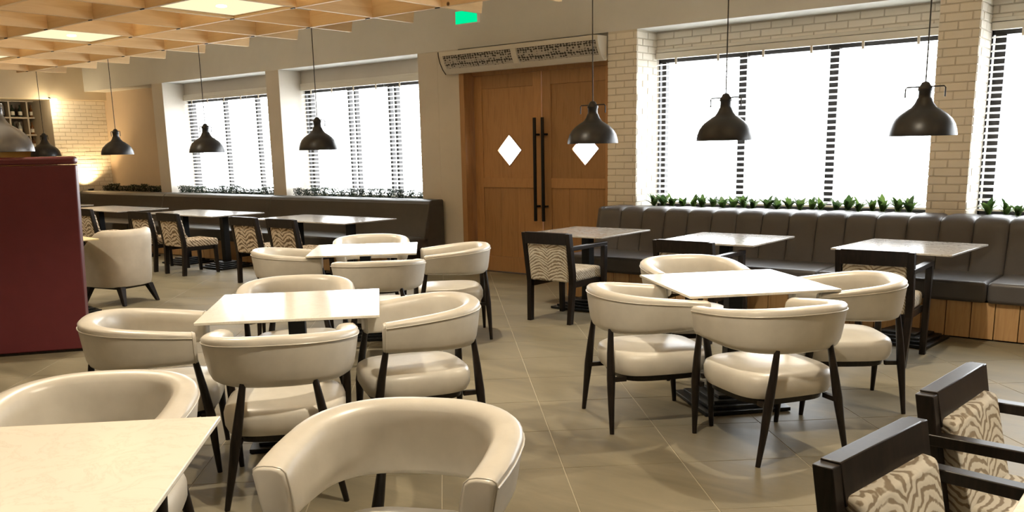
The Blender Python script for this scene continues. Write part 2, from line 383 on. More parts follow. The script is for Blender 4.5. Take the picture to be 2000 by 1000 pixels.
# ------------------------------------------------------------------ doors
DY = 8.87
def door(k, x0, x1, dx, hx, label):
    d = struct('door_%d' % k, label, 'door', ((x0 + x1) / 2, DY, 0))
    hw = (x1 - x0) / 2 - .004; sw = .13; T = .05
    MB().box(-hw, -hw + sw, 0, T, .01, 2.46).build('stile', 'oak', d, bevel=.003)
    MB().box(hw - sw, hw, 0, T, .01, 2.46).build('stile', 'oak', d, bevel=.003)
    for z0, z1 in ((.01, .2), (1.08, 1.20), (2.30, 2.46)):
        MB().box(-hw + sw, hw - sw, .001, T, z0, z1).build('rail', 'oak', d, bevel=.003)
    # lower panels: vertical boards
    pw = 2 * (hw - sw); nb = 3
    for i in range(nb):
        a = -hw + sw + pw * i / nb
        MB().box(a + .001, a + pw / nb - .001, .016, T - .01, .2, 1.08).build('panel', 'oak', d, bevel=.003)
    # upper panel with a diamond light
    dc = dx - (x0 + x1) / 2; zc = 1.54; rw, rh = .205, .205
    a0, a1 = -hw + sw, hw - sw
    def lozenge(f0, r1, r2, y0, y1, name, mt, bev=0):
        m_ = MB()
        for y in (y0, y1):
            m_.v += [(dc + cx_ * r1[0], y, zc + cz_ * r1[1]) for cx_, cz_ in ((0, 1), (1, 0), (0, -1), (-1, 0))]
            m_.v += [(dc + cx_ * r2[0], y, zc + cz_ * r2[1]) for cx_, cz_ in ((0, 1), (1, 0), (0, -1), (-1, 0))]
        for i in range(4):
            j = (i + 1) % 4
            m_.f += [(i, j, 4 + j, 4 + i), (8 + i, 12 + i, 12 + j, 8 + j), (i, 8 + i, 8 + j, j), (4 + i, 4 + j, 12 + j, 12 + i)]
        return m_.build(name, mt, d, bevel=bev)
    pm = MB(); rect = [(a0, 2.30), (a1, 2.30), (a1, 1.20), (a0, 1.20)]
    dia = [(dc, zc + rh), (dc + rw, zc), (dc, zc - rh), (dc - rw, zc)]
    for y in (.016, T - .01):
        pm.v += [(x, y, z) for x, z in rect] + [(x, y, z) for x, z in dia]
    for o_, fl_ in ((0, 1), (8, -1)):
        fs = [(0, 1, 5, 4), (1, 2, 5), (2, 6, 5), (2, 3, 7, 6), (3, 0, 7), (0, 4, 7)]
        for f_ in fs: pm.f.append(tuple(i + o_ for i in (f_ if fl_ > 0 else reversed(f_))))
    for i in range(4): pm.f.append((4 + i, 4 + (i + 1) % 4, 12 + (i + 1) % 4, 12 + i)); pm.f.append((i, 8 + i, 8 + (i + 1) % 4, (i + 1) % 4))
    pm.build('panel', 'oak', d)
    lozenge(0, (rw, rh), (rw - .018, rh - .018), .008, T, 'diamond_trim', 'oak', .002)
    g = MB(); g.hexa([(dc, .028, zc - rh), (dc + rw, .028, zc), (dc, .028, zc + rh), (dc - rw, .028, zc)], [(dc, .034, zc - rh), (dc + rw, .034, zc), (dc, .034, zc + rh), (dc - rw, .034, zc)]); g.build('pane', 'glass', d)
    lx = hx - (x0 + x1) / 2
    h = MB().box(lx - .017, lx + .017, -.085, -.055, .68, 1.92).build('handle', 'black_metal', d, bevel=.005)
    for z in (.86, 1.72): MB().box(lx - .03, lx + .03, -.06, 0, z - .012, z + .012).build('handle_mount', 'black_metal', h, bevel=.003)
door(1, -7.72, -6.64, -7.16, -6.70, 'oak door leaf beside the plain white pier')
door(2, -6.64, -5.60, -6.02, -6.58, 'oak door leaf beside the brick pier')
df = MB(); df.box(-7.80, -7.72, WY - .01, 9.2, 0, 2.52); df.box(-7.72, -5.59, DY - .02, 9.2, 2.46, 2.52)
smesh('trim_6', df, 'oak', 'dark oak frame around the double doors', 'trim', bevel=.004)
dh = MB().box(-7.80, -5.59, DY - .1, 9.4, 2.52, 2.79)
smesh('trim_7', dh, 'header_paint', 'painted panel over the double doors', 'trim')
smesh('trim_8', MB().box(-7.72, -5.59, DY - .05, DY + .08, 0, .008), 'trim_dark', 'dark metal threshold under the double doors', 'trim', bevel=.002)
ac = thing('air_curtain', 'long cream air curtain with two perforated grilles over the oak doors', 'air curtain', (-6.78, WY - .02, 2.46))
prof = [(0, .03), (-.06, .03), (-.115, .085), (-.16, .16), (-.185, .235), (-.19, .29), (0, .29)]
MB().loft([[(x, y, z) for y, z in prof] for x in (-1.17, 1.19)]).build('housing', 'cream_plastic', ac, bevel=.006)
for a, b in ((-1.10, -.02), (.06, 1.16)):
    MB().add([(a, -.120, .087), (b, -.120, .087), (b, -.165, .161), (a, -.165, .161), (b, -.190, .237), (a, -.190, .237), (b, -.150, .161), (a, -.150, .161)], [(0, 1, 2, 3), (3, 2, 4, 5), (0, 7, 6, 1), (7, 5, 4, 6)]).build('grille', 'perforated', ac)
MB().loft([[(x, y, z) for y, z in ((-.10, .06), (-.125, .075), (-.172, .16), (-.198, .24), (-.17, .25))] for x in (-.022, .062)]).build('divider', 'cream_plastic', ac)
sb = thing('wall_switch', 'small white box with a round dial on the pier beside the air curtain', 'switch', (-8.03, WY - .02, 2.66))
MB().box(-.05, .05, -.04, 0, -.06, .06).build('box', 'cream_plastic', sb, bevel=.006)
MB().tube([(0, -.038, .01), (0, -.05, .01)], .032, 16).build('dial', 'trim_dark', sb)
MB().tube([(-1.172, y, z) for y, z in prof[1:6]], .007, 6).build('end_seam', 'trim_dark', ac)
es = thing('exit_sign', 'lit green rectangular sign hanging under the lattice before the doors', 'sign', (-6.89, 7.85, 2.925))
MB().box(-.165, .165, -.02, .02, 0, .15).build('housing', 'cream_plastic', es, bevel=.003)
MB().box(-.158, .158, -.023, -.02, .008, .142).build('face', 'exit_green', es)
for x in (-.13, .13): MB().tube([(x, 0, .15), (x, 0, .85)], .004, 6).build('hanger', 'steel', es)

# ------------------------------------------------------------------ timber lattice
lt = thing('timber_lattice', 'pale pine timber lattice hung under the ceiling', 'lattice', (0, 0, 3.0))
XS = [-6.62 - 1.055 * k for k in range(-8, 10)]
YS = [7.15 - 1.035 * k for k in range(10)]
for x in XS:
    m_ = MB().box(-.02, .02, YS[-1] - .5, 7.80, 0, .19)
    m_.v = [(a, b - .035 if (b > 7 and c < .01) else b, c) for a, b, c in m_.v]
    m_.build('beam', 'pine_y', lt, bevel=.003).location = (x + random.uniform(-.01, .01), 0, random.uniform(0, .004))
for y in YS:
    MB().box(XS[-1] - .45, 2.4, -.02, .02, 0, .19).build('beam', 'pine_x', lt, bevel=.003).location = (0, y, random.uniform(-.002, .003))
ck = MB().box(-.03, .03, -.008, .008, -.008, .0).mesh('clip', 'black_metal')
for x in XS:
    for y in YS[:3]:
        o = link('clip', ck, lt); o.location = (x + random.uniform(-.04, .0), y - .03, -.001)
hm = MB()
for x in XS[::3]:
    for y in YS[1::3]: hm.tube([(x + .1, y, .15), (x + .1, y, .75)], .005, 6)
hm.build('hanger_rods', 'black_metal', lt)
k = 0
for j, y in enumerate(YS[:-1]):
    if j % 3 != 1: continue
    for i, x in enumerate(XS[:-1]):
        if i % 3 != 0: continue
        # XS[i+1] is the next beam towards -x; cell x-1.055..x, y-1.035..y
        cx_, cy_ = x - 1.055 / 2, y - 1.035 / 2
        if cx_ < -16.3 or cx_ > 1.6 or (cy_ < 1 and not -5.5 < cx_ < -1): continue
        lab_ = 'glowing square light panel set in a cell of the pine lattice'
        if cy_ > 5: lab_ = {-8: 'glowing square light panel in the lattice, nearest the green exit sign', -11: 'glowing square light panel in the lattice, between two others in its row', -15: 'glowing square light panel in the lattice, nearest the brick end wall'}.get(round(cx_), lab_)
        p = thing('light_panel', lab_, 'light', (cx_, cy_, 3.03), 0, 'light panels in the lattice cells')
        MB().box(-.478, .478, -.47, .47, 0, .012).build('diffuser', 'panel_glow', p)
        MB().box(-.478, .478, -.47, .47, .013, .035).build('up_fill_glow', 'panel_up_fill', p)  # glowing sheet added for upward fill, bounced off the ceiling
        fr = MB(); fr.box(-.488, -.479, -.48, .48, -.004, .05); fr.box(.479, .488, -.48, .48, -.004, .05); fr.box(-.479, .479, -.48, -.471, -.004, .05); fr.box(-.479, .479, .471, .48, -.004, .05)
        fr.build('panel_frame', 'cream_plastic', p)
        MB().lathe([(.05, -.001), (.055, -.012), (.03, -.02), (.001, -.021)], 20).build('lamp', 'lamp_glow', p, smooth=True)
        LS = bpy.data.lights.new('panel_lamp', 'SPOT'); LS.energy = SPOT_W * (.6 if cy_ < 1 else 1); LS.color = WARM; LS.spot_size = R(108); LS.spot_blend = .5; LS.shadow_soft_size = .03
        lo_ = bpy.data.objects.new('panel_lamp', LS); C.objects.link(lo_); lo_.parent = p; lo_.location = (0, 0, -.08)
        k += 1

# ------------------------------------------------------------------ banquettes
bq = thing('banquette', 'grey leather banquette with channel tufted back on a pine plank base', 'banquette', (0, 0, 0))
X0, X1 = -5.46, 2.9; CH = .268
chm = MB(); prof = []
def channel(w, z0, z1, y0, y1, mt):
    # upright cushion channel with a puffed front and rounded top
    m_ = MB(); rings = []
    for i in range(15):
        t_ = math.sin(PI / 2 * (-1 + 2 * i / 14)); puff = .02 * math.sqrt(max(0, 1 - abs(t_) ** 5 * .999))
        sec = []
        for q in range(10):
            a = q / 9
            if a < .62: sec.append((y0 - puff + .10 * (a / .62), z0 + (z1 - z0 - .07) * a / .62))
            else:
                b = (a - .62) / .38 * PI / 2
                sec.append((y0 + .10 - puff * (1 - (a - .62) / .38) + .09 * (1 - math.cos(b)), z1 - .07 + (.07 - .03 * t_ ** 6 - .004) * math.sin(b)))
        sec += [(y1, z1 - .005 - .03 * t_ ** 6), (y1, z0)]
        rings.append([(t_ * w / 2 * .998, y, z) for y, z in sec])
    return m_.loft(rings)
cme = channel(CH, .40, .925, 8.26, 8.66, 0).mesh('channel_cushion', 'grey_leather', smooth=True)
x = X0 + CH / 2
while x < 2.8:
    link('channel_cushion', cme, bq).location = (x, 0, 0); x += CH
MB().hexa([(X0 - .12, 8.35, .32), (X0, 8.25, .32), (X0, 8.66, .32), (X0 - .12, 8.66, .32)], [(X0 - .10, 8.46, .90), (X0, 8.38, .915), (X0, 8.66, .915), (X0 - .10, 8.66, .90)]).build('end_cushion', 'grey_leather', bq, bevel=.03, seg=3)
x = X0
while x < 2.8:
    MB().box(x + .003, min(x + 1.34, 2.9) - .003, 7.66, 8.40, .30, .465).build('seat_cushion', 'grey_leather', bq, bevel=.03, seg=3); x += 1.34
MB().box(X0, 2.9, 7.74, 8.62, .0, .31).build('base_core', 'dark_wood', bq)
x = X0
pk = {}
while x < 2.85:
    w = random.choice((.17, .185, .2)); 
    if w not in pk: pk[w] = MB().box(.003, w - .003, 0, .022, .012, .30).mesh('plank', 'plank_wood', bevel=.002, seg=1)
    link('plank', pk[w], bq).location = (x, 7.70 + random.uniform(0, .002), 0); x += w
lb = thing('banquette', 'long smooth dark grey banquette with a rounded end, below two blinded windows', 'banquette', (0, 0, 0))
cuts = [-17.45, -14.42, -11.42, -8.10]
for a, b in zip(cuts[:-1], cuts[1:]):
    m_ = MB(); pr_ = [(8.26, .40), (8.34, .72), (8.38, .88), (8.41, .915), (8.45, .93), (8.645, .93), (8.66, .91), (8.66, .40)]
    m_.loft([[(x, y, z) for y, z in pr_] for x in (a + .002, b - .002)])
    m_.build('back_cushion', 'grey_leather_smooth', lb, bevel=.03, seg=4)
    MB().box(a + .002, b - .002, 7.68, 8.42, .30, .465).build('seat_cushion', 'grey_leather_smooth', lb, bevel=.03, seg=3)
MB().box(-17.45, -8.14, 7.76, 8.62, 0, .31).build('base_core', 'dark_wood', lb)
MB().hexa([(-8.135, 8.27, 0), (-8.10, 8.27, 0), (-8.10, 8.655, 0), (-8.135, 8.655, 0)], [(-8.135, 8.40, .86), (-8.10, 8.40, .86), (-8.10, 8.655, .86), (-8.135, 8.655, .86)]).build('end_panel', 'grey_leather_smooth', lb, bevel=.008)
x = -17.45
while x < -8.3:
    w = random.choice((.17, .185, .2))
    link('plank', pk.get(w) or list(pk.values())[0], lb).location = (x, 7.715, 0); x += w
# maroon booth
mbth = thing('leather_booth', 'tall maroon leather booth with a flat upright back', 'booth', (-7.22, 3.40, 0), math.atan2(.54, .37))
MB().hexa([(-2.4, .0, .02), (0, .0, .02), (0, .16, .02), (-2.4, .16, .02)], [(-2.4, .05, 1.50), (.055, .05, 1.50), (.055, .17, 1.50), (-2.4, .17, 1.50)]).build('back_panel', 'maroon_leather', mbth, bevel=.012, seg=3)
MB().box(-2.4, .055, .035, .20, 1.503, 1.565).build('top_roll', 'maroon_leather', mbth, bevel=.025, seg=4)
MB().box(-2.4, -.08, .16, .28, .42, 1.48).build('back_cushion', 'maroon_leather', mbth, bevel=.04, seg=3)
MB().box(-2.4, -.3, .17, .72, .30, .46).build('seat_cushion', 'maroon_leather', mbth, bevel=.03, seg=3)
MB().box(-2.38, -.32, .17, .66, .0, .30).build('base', 'dark_wood', mbth)
MB().box(-2.39, -.01, .012, .16, 0, .02).build('plinth', 'dark_wood', mbth)

# ------------------------------------------------------------------ planting behind the banquettes
def planter(x0, x1, label):
    p = thing('planter_box', label, 'planter', ((x0 + x1) / 2, 8.82, 0), 0, 'planter boxes behind the banquettes')
    hw = (x1 - x0) / 2 - .02
    m_ = MB(); m_.box(-hw, hw, -.105, -.09, .0, .895); m_.box(-hw, hw, .09, .105, .0, .895); m_.box(-hw, -hw + .015, -.09, .09, 0, .895); m_.box(hw - .015, hw, -.09, .09, 0, .895)
    m_.build('trough', 'trim_dark', p); MB().box(-hw + .015, hw - .015, -.09, .09, .78, .8955).build('soil', 'soil', p)
planter(-17.35, -15.04, 'dark planter box below the blank wall, under a clipped hedge')
planter(-14.66, -11.78, 'dark planter box in the window nearest the brick end wall')
planter(-11.42, -8.54, 'dark planter box in the window beside the air curtain')
planter(-5.20, -2.21, 'dark planter box between the two brick piers')
planter(-1.84, 1.28, 'dark planter box past the second brick pier')
def leaf_mesh(Ln, w):
    m_ = MB(); n_ = 5; vs = []; fs = []
    for i in range(n_ + 1):
        t_ = i / n_; ww = w * math.sin(PI * min(1, .12 + t_ * .88)) ** .8 if i < n_ else .001
        y = -.25 * Ln * t_ * t_; z = Ln * t_ * (1 - .18 * t_)
        vs += [(-ww, y + .25 * ww, z), (0, y, z), (ww, y + .25 * ww, z)]
    for i in range(n_):
        a = i * 3; fs += [(a, a + 1, a + 4, a + 3), (a + 1, a + 2, a + 5, a + 4)]
    return m_.add(vs, fs).mesh('leaf', 'leaf_green', smooth=True)
LV = [leaf_mesh(.15, .022), leaf_mesh(.13, .028), leaf_mesh(.17, .024)]
def spiky(x0, x1, n_, label, group):
    for i in range(n_):
        x = x0 + (x1 - x0) * (i + .5) / n_ + random.uniform(-.02, .02)
        p = thing('leafy_plant', label, 'plant', (x, 8.82 + random.uniform(-.02, .02), .899), random.uniform(0, 6), group)
        sc = random.uniform(.95, 1.3)
        for k_ in range(9):
            o = link('leaf', LV[k_ % 3], p); a = k_ * 2.4 + random.uniform(-.4, .4); tl = R(random.uniform(5, 42))
            o.rotation_euler = (-tl if False else tl, 0, a); o.scale = (sc, sc, sc * random.uniform(.8, 1.15))
spiky(-5.10, -2.30, 24, 'spiky broad leaved green plant in the planter between the brick piers', 'plants between the brick piers')
spiky(-1.76, .2, 16, 'spiky broad leaved green plant in the planter past the second brick pier', 'plants past the second brick pier')
def hedge_mesh(seed):
    rn = random.Random(seed); m_ = MB()
    for i in range(420):
        x, y, z = rn.uniform(-.071, .071), rn.uniform(-.055, .055), rn.uniform(.0, .118)
        a, b, s = rn.uniform(0, 6.3), rn.uniform(-.9, .9), rn.uniform(.010, .0142)
        d = Vector((math.cos(a) * math.cos(b), math.sin(a) * math.cos(b), abs(math.sin(b)) + .35)).normalized(); e = d.cross(Vector((0, 0, 1))).normalized(); c = Vector((x, y, z))
        m_.add([c, c + d * s + e * s * .55, c + d * s * 2, c + d * s - e * s * .55], [(0, 1, 2, 3)])
    for i in range(5): m_.tube([(rn.uniform(-.03, .03), 0, .001), (rn.uniform(-.05, .05), rn.uniform(-.03, .03), .07)], .003, 4)
    return m_.mesh('foliage', 'hedge_green')
HM = [hedge_mesh(i) for i in range(5)]
def hedge(x0, x1, label, group):
    n_ = int((x1 - x0) / .198)
    for i in range(n_):
        o = thing('hedge_plant', label, 'plant', (0, 0, 0), 0, group); link('foliage', HM[i % 5], o)['kind'] = 'stuff'
        o.location = (x0 + (x1 - x0) * (i + .5) / n_, 8.82, .898); o.rotation_euler = (0, 0, random.choice((0, PI))); s = random.uniform(.9, 1.25); o.scale = (1, 1, s)
hedge(-17.3, -15.08, 'small dark clipped hedge plant below the blank wall', 'hedge plants below the blank wall')
hedge(-14.62, -11.80, 'small dark hedge plant in the window nearest the brick end wall', 'hedge plants in the far window')
hedge(-11.40, -8.56, 'small dark hedge plant in the window beside the air curtain', 'hedge plants in the window by the doors')

# ------------------------------------------------------------------ tables
def table(name, label, cat, loc, rz, lx, ly, top='marble', cols=(0,), group=None):
    t_ = thing(name, label, cat, loc, rz, group)
    MB().box(-lx / 2, lx / 2, -ly / 2, ly / 2, .735, .75).build('tabletop', top, t_, bevel=.003)
    for c in cols:
        MB().box(c - .2, c + .2, -.2, .2, .715, .735).build('top_plate', 'black_metal', t_, bevel=.004)
        MB().box(c - .045, c + .045, -.045, .045, .07, .715).build('column', 'black_metal', t_, bevel=.006)
        b = MB().box(c - .265, c + .265, -.265, .265, .004, .026).build('base', 'black_metal', t_, bevel=.003)
        for k_, (h, w) in enumerate(((.046, .22), (.066, .175), (.086, .13))):
            MB().box(c - w, c + w, -w, w, h - .02, h).build('base_step', 'black_metal', b, bevel=.003)
    return t_
table('dining_table', 'square white marble table ringed by four tub chairs, before the tufted banquette', 'table', (-2.296, 4.965, 0), R(48.5), .89, .89)
table('dining_table', 'square cream marble table ringed by tub chairs, beside the maroon booth', 'table', (-3.93, 3.00, 0), R(47), .90, .90)
table('dining_table', 'square marble table ringed by tub chairs, before the rounded end of the long banquette', 'table', (-5.72, 5.12, 0), R(44), .88, .88)
table('dining_table', 'square veined marble table with one tub chair tucked behind its edge', 'table', (-2.41, .90, 0), R(45), .88, .88)
table('dining_table', 'marble table pushed up to the pair of dark zebra armchairs', 'table', (.18, 1.92, 0), 0, .98, .84, 'marble', (.17,))
table('booth_table', 'square grey marble table before the tufted banquette, beside the oak doors', 'table', (-4.92, 7.30, 0), 0, .89, .88, 'marble_grey')
table('booth_table', 'square grey marble table before the tufted banquette, between two like it', 'table', (-3.46, 7.30, 0), 0, .89, .88, 'marble_grey')
table('booth_table', 'square grey marble table before the tufted banquette, below the second brick pier', 'table', (-1.955, 7.385, 0), R(-4), .89, .88, 'marble_grey')
for x, lab in ((-8.87, 'long grey marble table at the rounded end of the long banquette'), (-11.52, 'long grey marble table at the smooth banquette, second from its rounded end'),
               (-14.0, 'long grey marble table at the smooth banquette, third from its rounded end'), (-16.4, 'long grey marble table at the smooth banquette, next to the brick end wall')):
    table('booth_table', lab, 'table', (x, 7.28, 0), 0, 1.74, .84, 'marble_grey', (-.5, .5))
table('side_table', 'small table with a yellow top half hidden by the maroon booth', 'table', (-9.25, 4.17, 0), R(-6), .6, .6, 'yellow_top')

# ------------------------------------------------------------------ cream tub chairs
def plan(a, b, e, n_=26):
    P = [(e, a * .955), (e * .66, a * .985), (e * .33, a)]
    for i in range(n_ + 1):
        t_ = PI * i / n_; s, c = math.sin(t_), math.cos(t_)
        P.append((-b * abs(s) ** .8, a * math.copysign(abs(c) ** .8, c)))
    P += [(e * .33, -a), (e * .66, -a * .985), (e, -a * .955)]
    return P
def make_tub(label):
    t_ = thing('tub_chair', label, 'chair', group='cream tub chairs around the square tables')
    th = .092; a, b, e = .358 - th / 2, .342 - th / 2, .215
    P = plan(a, b, e); n_ = len(P); rings = []; seam = []; caps = []
    for i, (u, v) in enumerate(P):
        p0, p1 = P[max(i - 1, 0)], P[min(i + 1, n_ - 1)]
        d = Vector((p1[0] - p0[0], p1[1] - p0[1])).normalized(); nx, ny = d.y, -d.x      # outward
        if nx * u + ny * v < 0 and abs(u) + abs(v) > .05: nx, ny = -nx, -ny
        k = (u + b) / (b + e)                          # 0 at the back, 1 at the arm ends
        zt, zb = .780 - .057 * k, .545 + .02 * k
        sec = []
        hts = [(.5, .38, 0), (.5, .6, 0), (.5, .85, 0), (.46, .94, 0), (.33, .985, 0), (.1, 1, 0), (-.15, .995, 0), (-.38, .96, 0), (-.5, .88, 0), (-.52, .65, 0), (-.50, .35, 0), (-.45, .1, 0), (-.3, .02, 0), (0, 0, 0), (.25, .015, 0), (.4, .06, 0), (.48, .18, 0)]
        if i < 2 or i > n_ - 3:                          # arm ends: soften
            pass
        for q, h, _ in hts:
            z = zb + (zt - zb) * h; sc = 1 - .10 * (1 - h)
            sec.append(((u * sc if u < 0 else u) + nx * th * q, v * sc + ny * th * q, z))
        rings.append(sec)
        seam.append((sec[2][0] + nx * .002, sec[2][1] + ny * .002, sec[2][2]))
    # rounded arm ends
    def shrink(r, dx, s):
        c = [sum(p[k] for p in r) / len(r) for k in range(3)]
        return [(c[0] + (p[0] - c[0]) * s + dx, c[1] + (p[1] - c[1]) * s, c[2] + (p[2] - c[2]) * (1 - (1 - s) * .4)) for p in r]
    rings = [shrink(rings[0], .016, .78), shrink(rings[0], .012, .92)] + rings + [shrink(rings[-1], .012, .92), shrink(rings[-1], .016, .78)]
    sh = MB().loft(rings).build('backrest', 'cream_leather', t_, smooth=True)
    MB().tube(seam, .0028, 6).build('piping', 'cream_leather', sh, smooth=True)
    for r in (rings[2], rings[-3]):
        MB().tube([(p[0] + .002, p[1], p[2]) for p in r] + [(r[0][0] + .002, r[0][1], r[0][2])], .0028, 6).build('piping', 'cream_leather', sh, smooth=True)
    # seat
    def ring(hw, u0, u1, z, n2=36, pw=.55):
        out = []
        for k in range(n2):
            q = 2 * PI * k / n2; c, s = math.cos(q), math.sin(q)
            out.append(((u0 + u1) / 2 + (u1 - u0) / 2 * math.copysign(abs(c) ** pw, c), hw * math.copysign(abs(s) ** pw, s), z))
        return out
    MB().loft([ring(.22, -.20, .25, .305), ring(.262, -.245, .295, .315), ring(.275, -.26, .31, .345), ring(.277, -.262, .312, .395), ring(.268, -.252, .303, .424), ring(.245, -.228, .28, .438), ring(.15, -.13, .19, .448), ring(.05, -.03, .09, .451)]).build('seat', 'cream_leather', t_, smooth=True)
    MB().loft([ring(.235, -.215, .27, .278), ring(.24, -.22, .275, .306)]).build('seat_frame', 'dark_wood', t_, smooth=True)
    for s in (1, -1):
        def leg(pts, rr): MB().tube(pts, rr, 10).build('leg', 'dark_wood', t_, smooth=True)
        leg([(-.303, .262 * s, 0), (-.297, .23 * s, .16), (-.29, .205 * s, .30), (-.284, .178 * s, .44), (-.275, .155 * s, .57)], [.0125, .018, .024, .02, .0145])
        leg([(.285, .265 * s, 0), (.275, .272 * s, .16), (.267, .276 * s, .30), (.245, .283 * s, .44), (.215, .288 * s, .60)], [.0125, .018, .024, .02, .0145])
        MB().box(-.30, -.20, .195 * s - .012, .195 * s + .012, .280, .304).build('bracket', 'dark_wood', t_)
        MB().box(.22, .275, .262 * s - .012, .262 * s + .012, .280, .304).build('bracket', 'dark_wood', t_)
    return t_
TUBS = [
 (-1.809, 4.369, 148.3, 'cream leather tub chair at the white table, backing on to the pair of dark armchairs'),
 (-2.563, 4.413, 51.4, 'cream leather tub chair at the white table, facing the zebra armchair below the brick pier'),
 (-1.775, 5.340, 216, 'cream leather tub chair beside the dark zebra armchair below the second brick pier'),
 (-2.90, 5.60, 318.6, 'cream leather tub chair between its square white table and the middle zebra armchair'),
 (-3.406, 2.505, 138.7, 'cream leather tub chair at the cream marble table, backing on to the single tub chair'),
 (-4.198, 2.317, 52, 'cream leather tub chair between the maroon booth and the cream marble table'),
 (-3.353, 3.328, 238, 'cream leather tub chair at the cream marble table, on the side of the white table'),
 (-4.474, 3.423, 320.4, 'cream leather tub chair at the cream marble table, backing on to the next ring'),
 (-6.090, 4.657, 50, 'cream leather tub chair in the ring before the long banquette, beside the woven chairs'),
 (-5.011, 4.614, 137.4, 'cream leather tub chair before the long banquette, backing on to the cream marble table'),
 (-5.123, 5.532, 226.8, 'cream leather tub chair before the long banquette, on the side of the oak doors'),
 (-6.265, 5.69, 318, 'cream leather tub chair between its square table and the rounded end of the long banquette'),
 (-1.80, 1.70, 297, 'single cream leather tub chair turned away from the tables, its open arms showing'),
 (-2.95, 1.36, 315, 'cream leather tub chair tucked behind the veined marble table, only its rim showing'),
]
tub0 = None
for x, y, r_, lab in TUBS:
    if tub0 is None:
        tub0 = make_tub(lab); tub0.location = (x, y, 0); tub0.rotation_euler = (0, 0, R(r_))
    else: dup(tub0, (x, y, 0), R(r_), lab)
# ------------------------------------------------------------------ lounge chair beside the booth
lc = thing('lounge_chair', 'tall cream barrel lounge chair with sloping arms beside the maroon booth', 'chair', (-9.42, 4.86, 0), R(192))
P = plan(.30, .31, .26, 30); th = .10; rings = []
for i, (u, v) in enumerate(P):
    p0, p1 = P[max(i - 1, 0)], P[min(i + 1, len(P) - 1)]
    d = Vector((p1[0] - p0[0], p1[1] - p0[1])).normalized(); nx, ny = d.y, -d.x
    if nx * u + ny * v < 0: nx, ny = -nx, -ny
    k = min(1, max(0, (u + .17) / .42)); zt = .80 - .24 * k * k * (3 - 2 * k); zb = .19
    sec = []
    for q, h in ((.5, .1), (.5, .4), (.5, .7), (.48, .88), (.35, .97), (.1, 1), (-.15, 1), (-.4, .96), (-.5, .85), (-.5, .5), (-.45, .1), (0, 0), (.4, .02)):
        z = zb + (zt - zb) * h; sc = 1 - .14 * (1 - h); sec.append((u * sc + nx * th * q, v * sc + ny * th * q, z))
    rings.append(sec)
MB().loft(rings).build('shell', 'lounge_leather', lc, smooth=True)
MB().box(-.22, .28, -.24, .24, .30, .44).build('seat_cushion', 'lounge_leather', lc, bevel=.045, seg=4)
MB().box(-.24, .24, -.22, .22, .17, .30).build('seat_base', 'dark_wood', lc, bevel=.01)
for u, v in ((-.27, .2), (-.27, -.2), (.24, .22), (.24, -.22)):
    MB().hexa([(u * 1.15 - .018, v * 1.1 - .018, 0), (u * 1.15 + .018, v * 1.1 - .018, 0), (u * 1.15 + .018, v * 1.1 + .018, 0), (u * 1.15 - .018, v * 1.1 + .018, 0)],
              [(u * .85 - .04, v * .9 - .035, .20), (u * .85 + .04, v * .9 - .035, .20), (u * .85 + .04, v * .9 + .035, .20), (u * .85 - .04, v * .9 + .035, .20)]).build('leg', 'dark_wood', lc, bevel=.006)

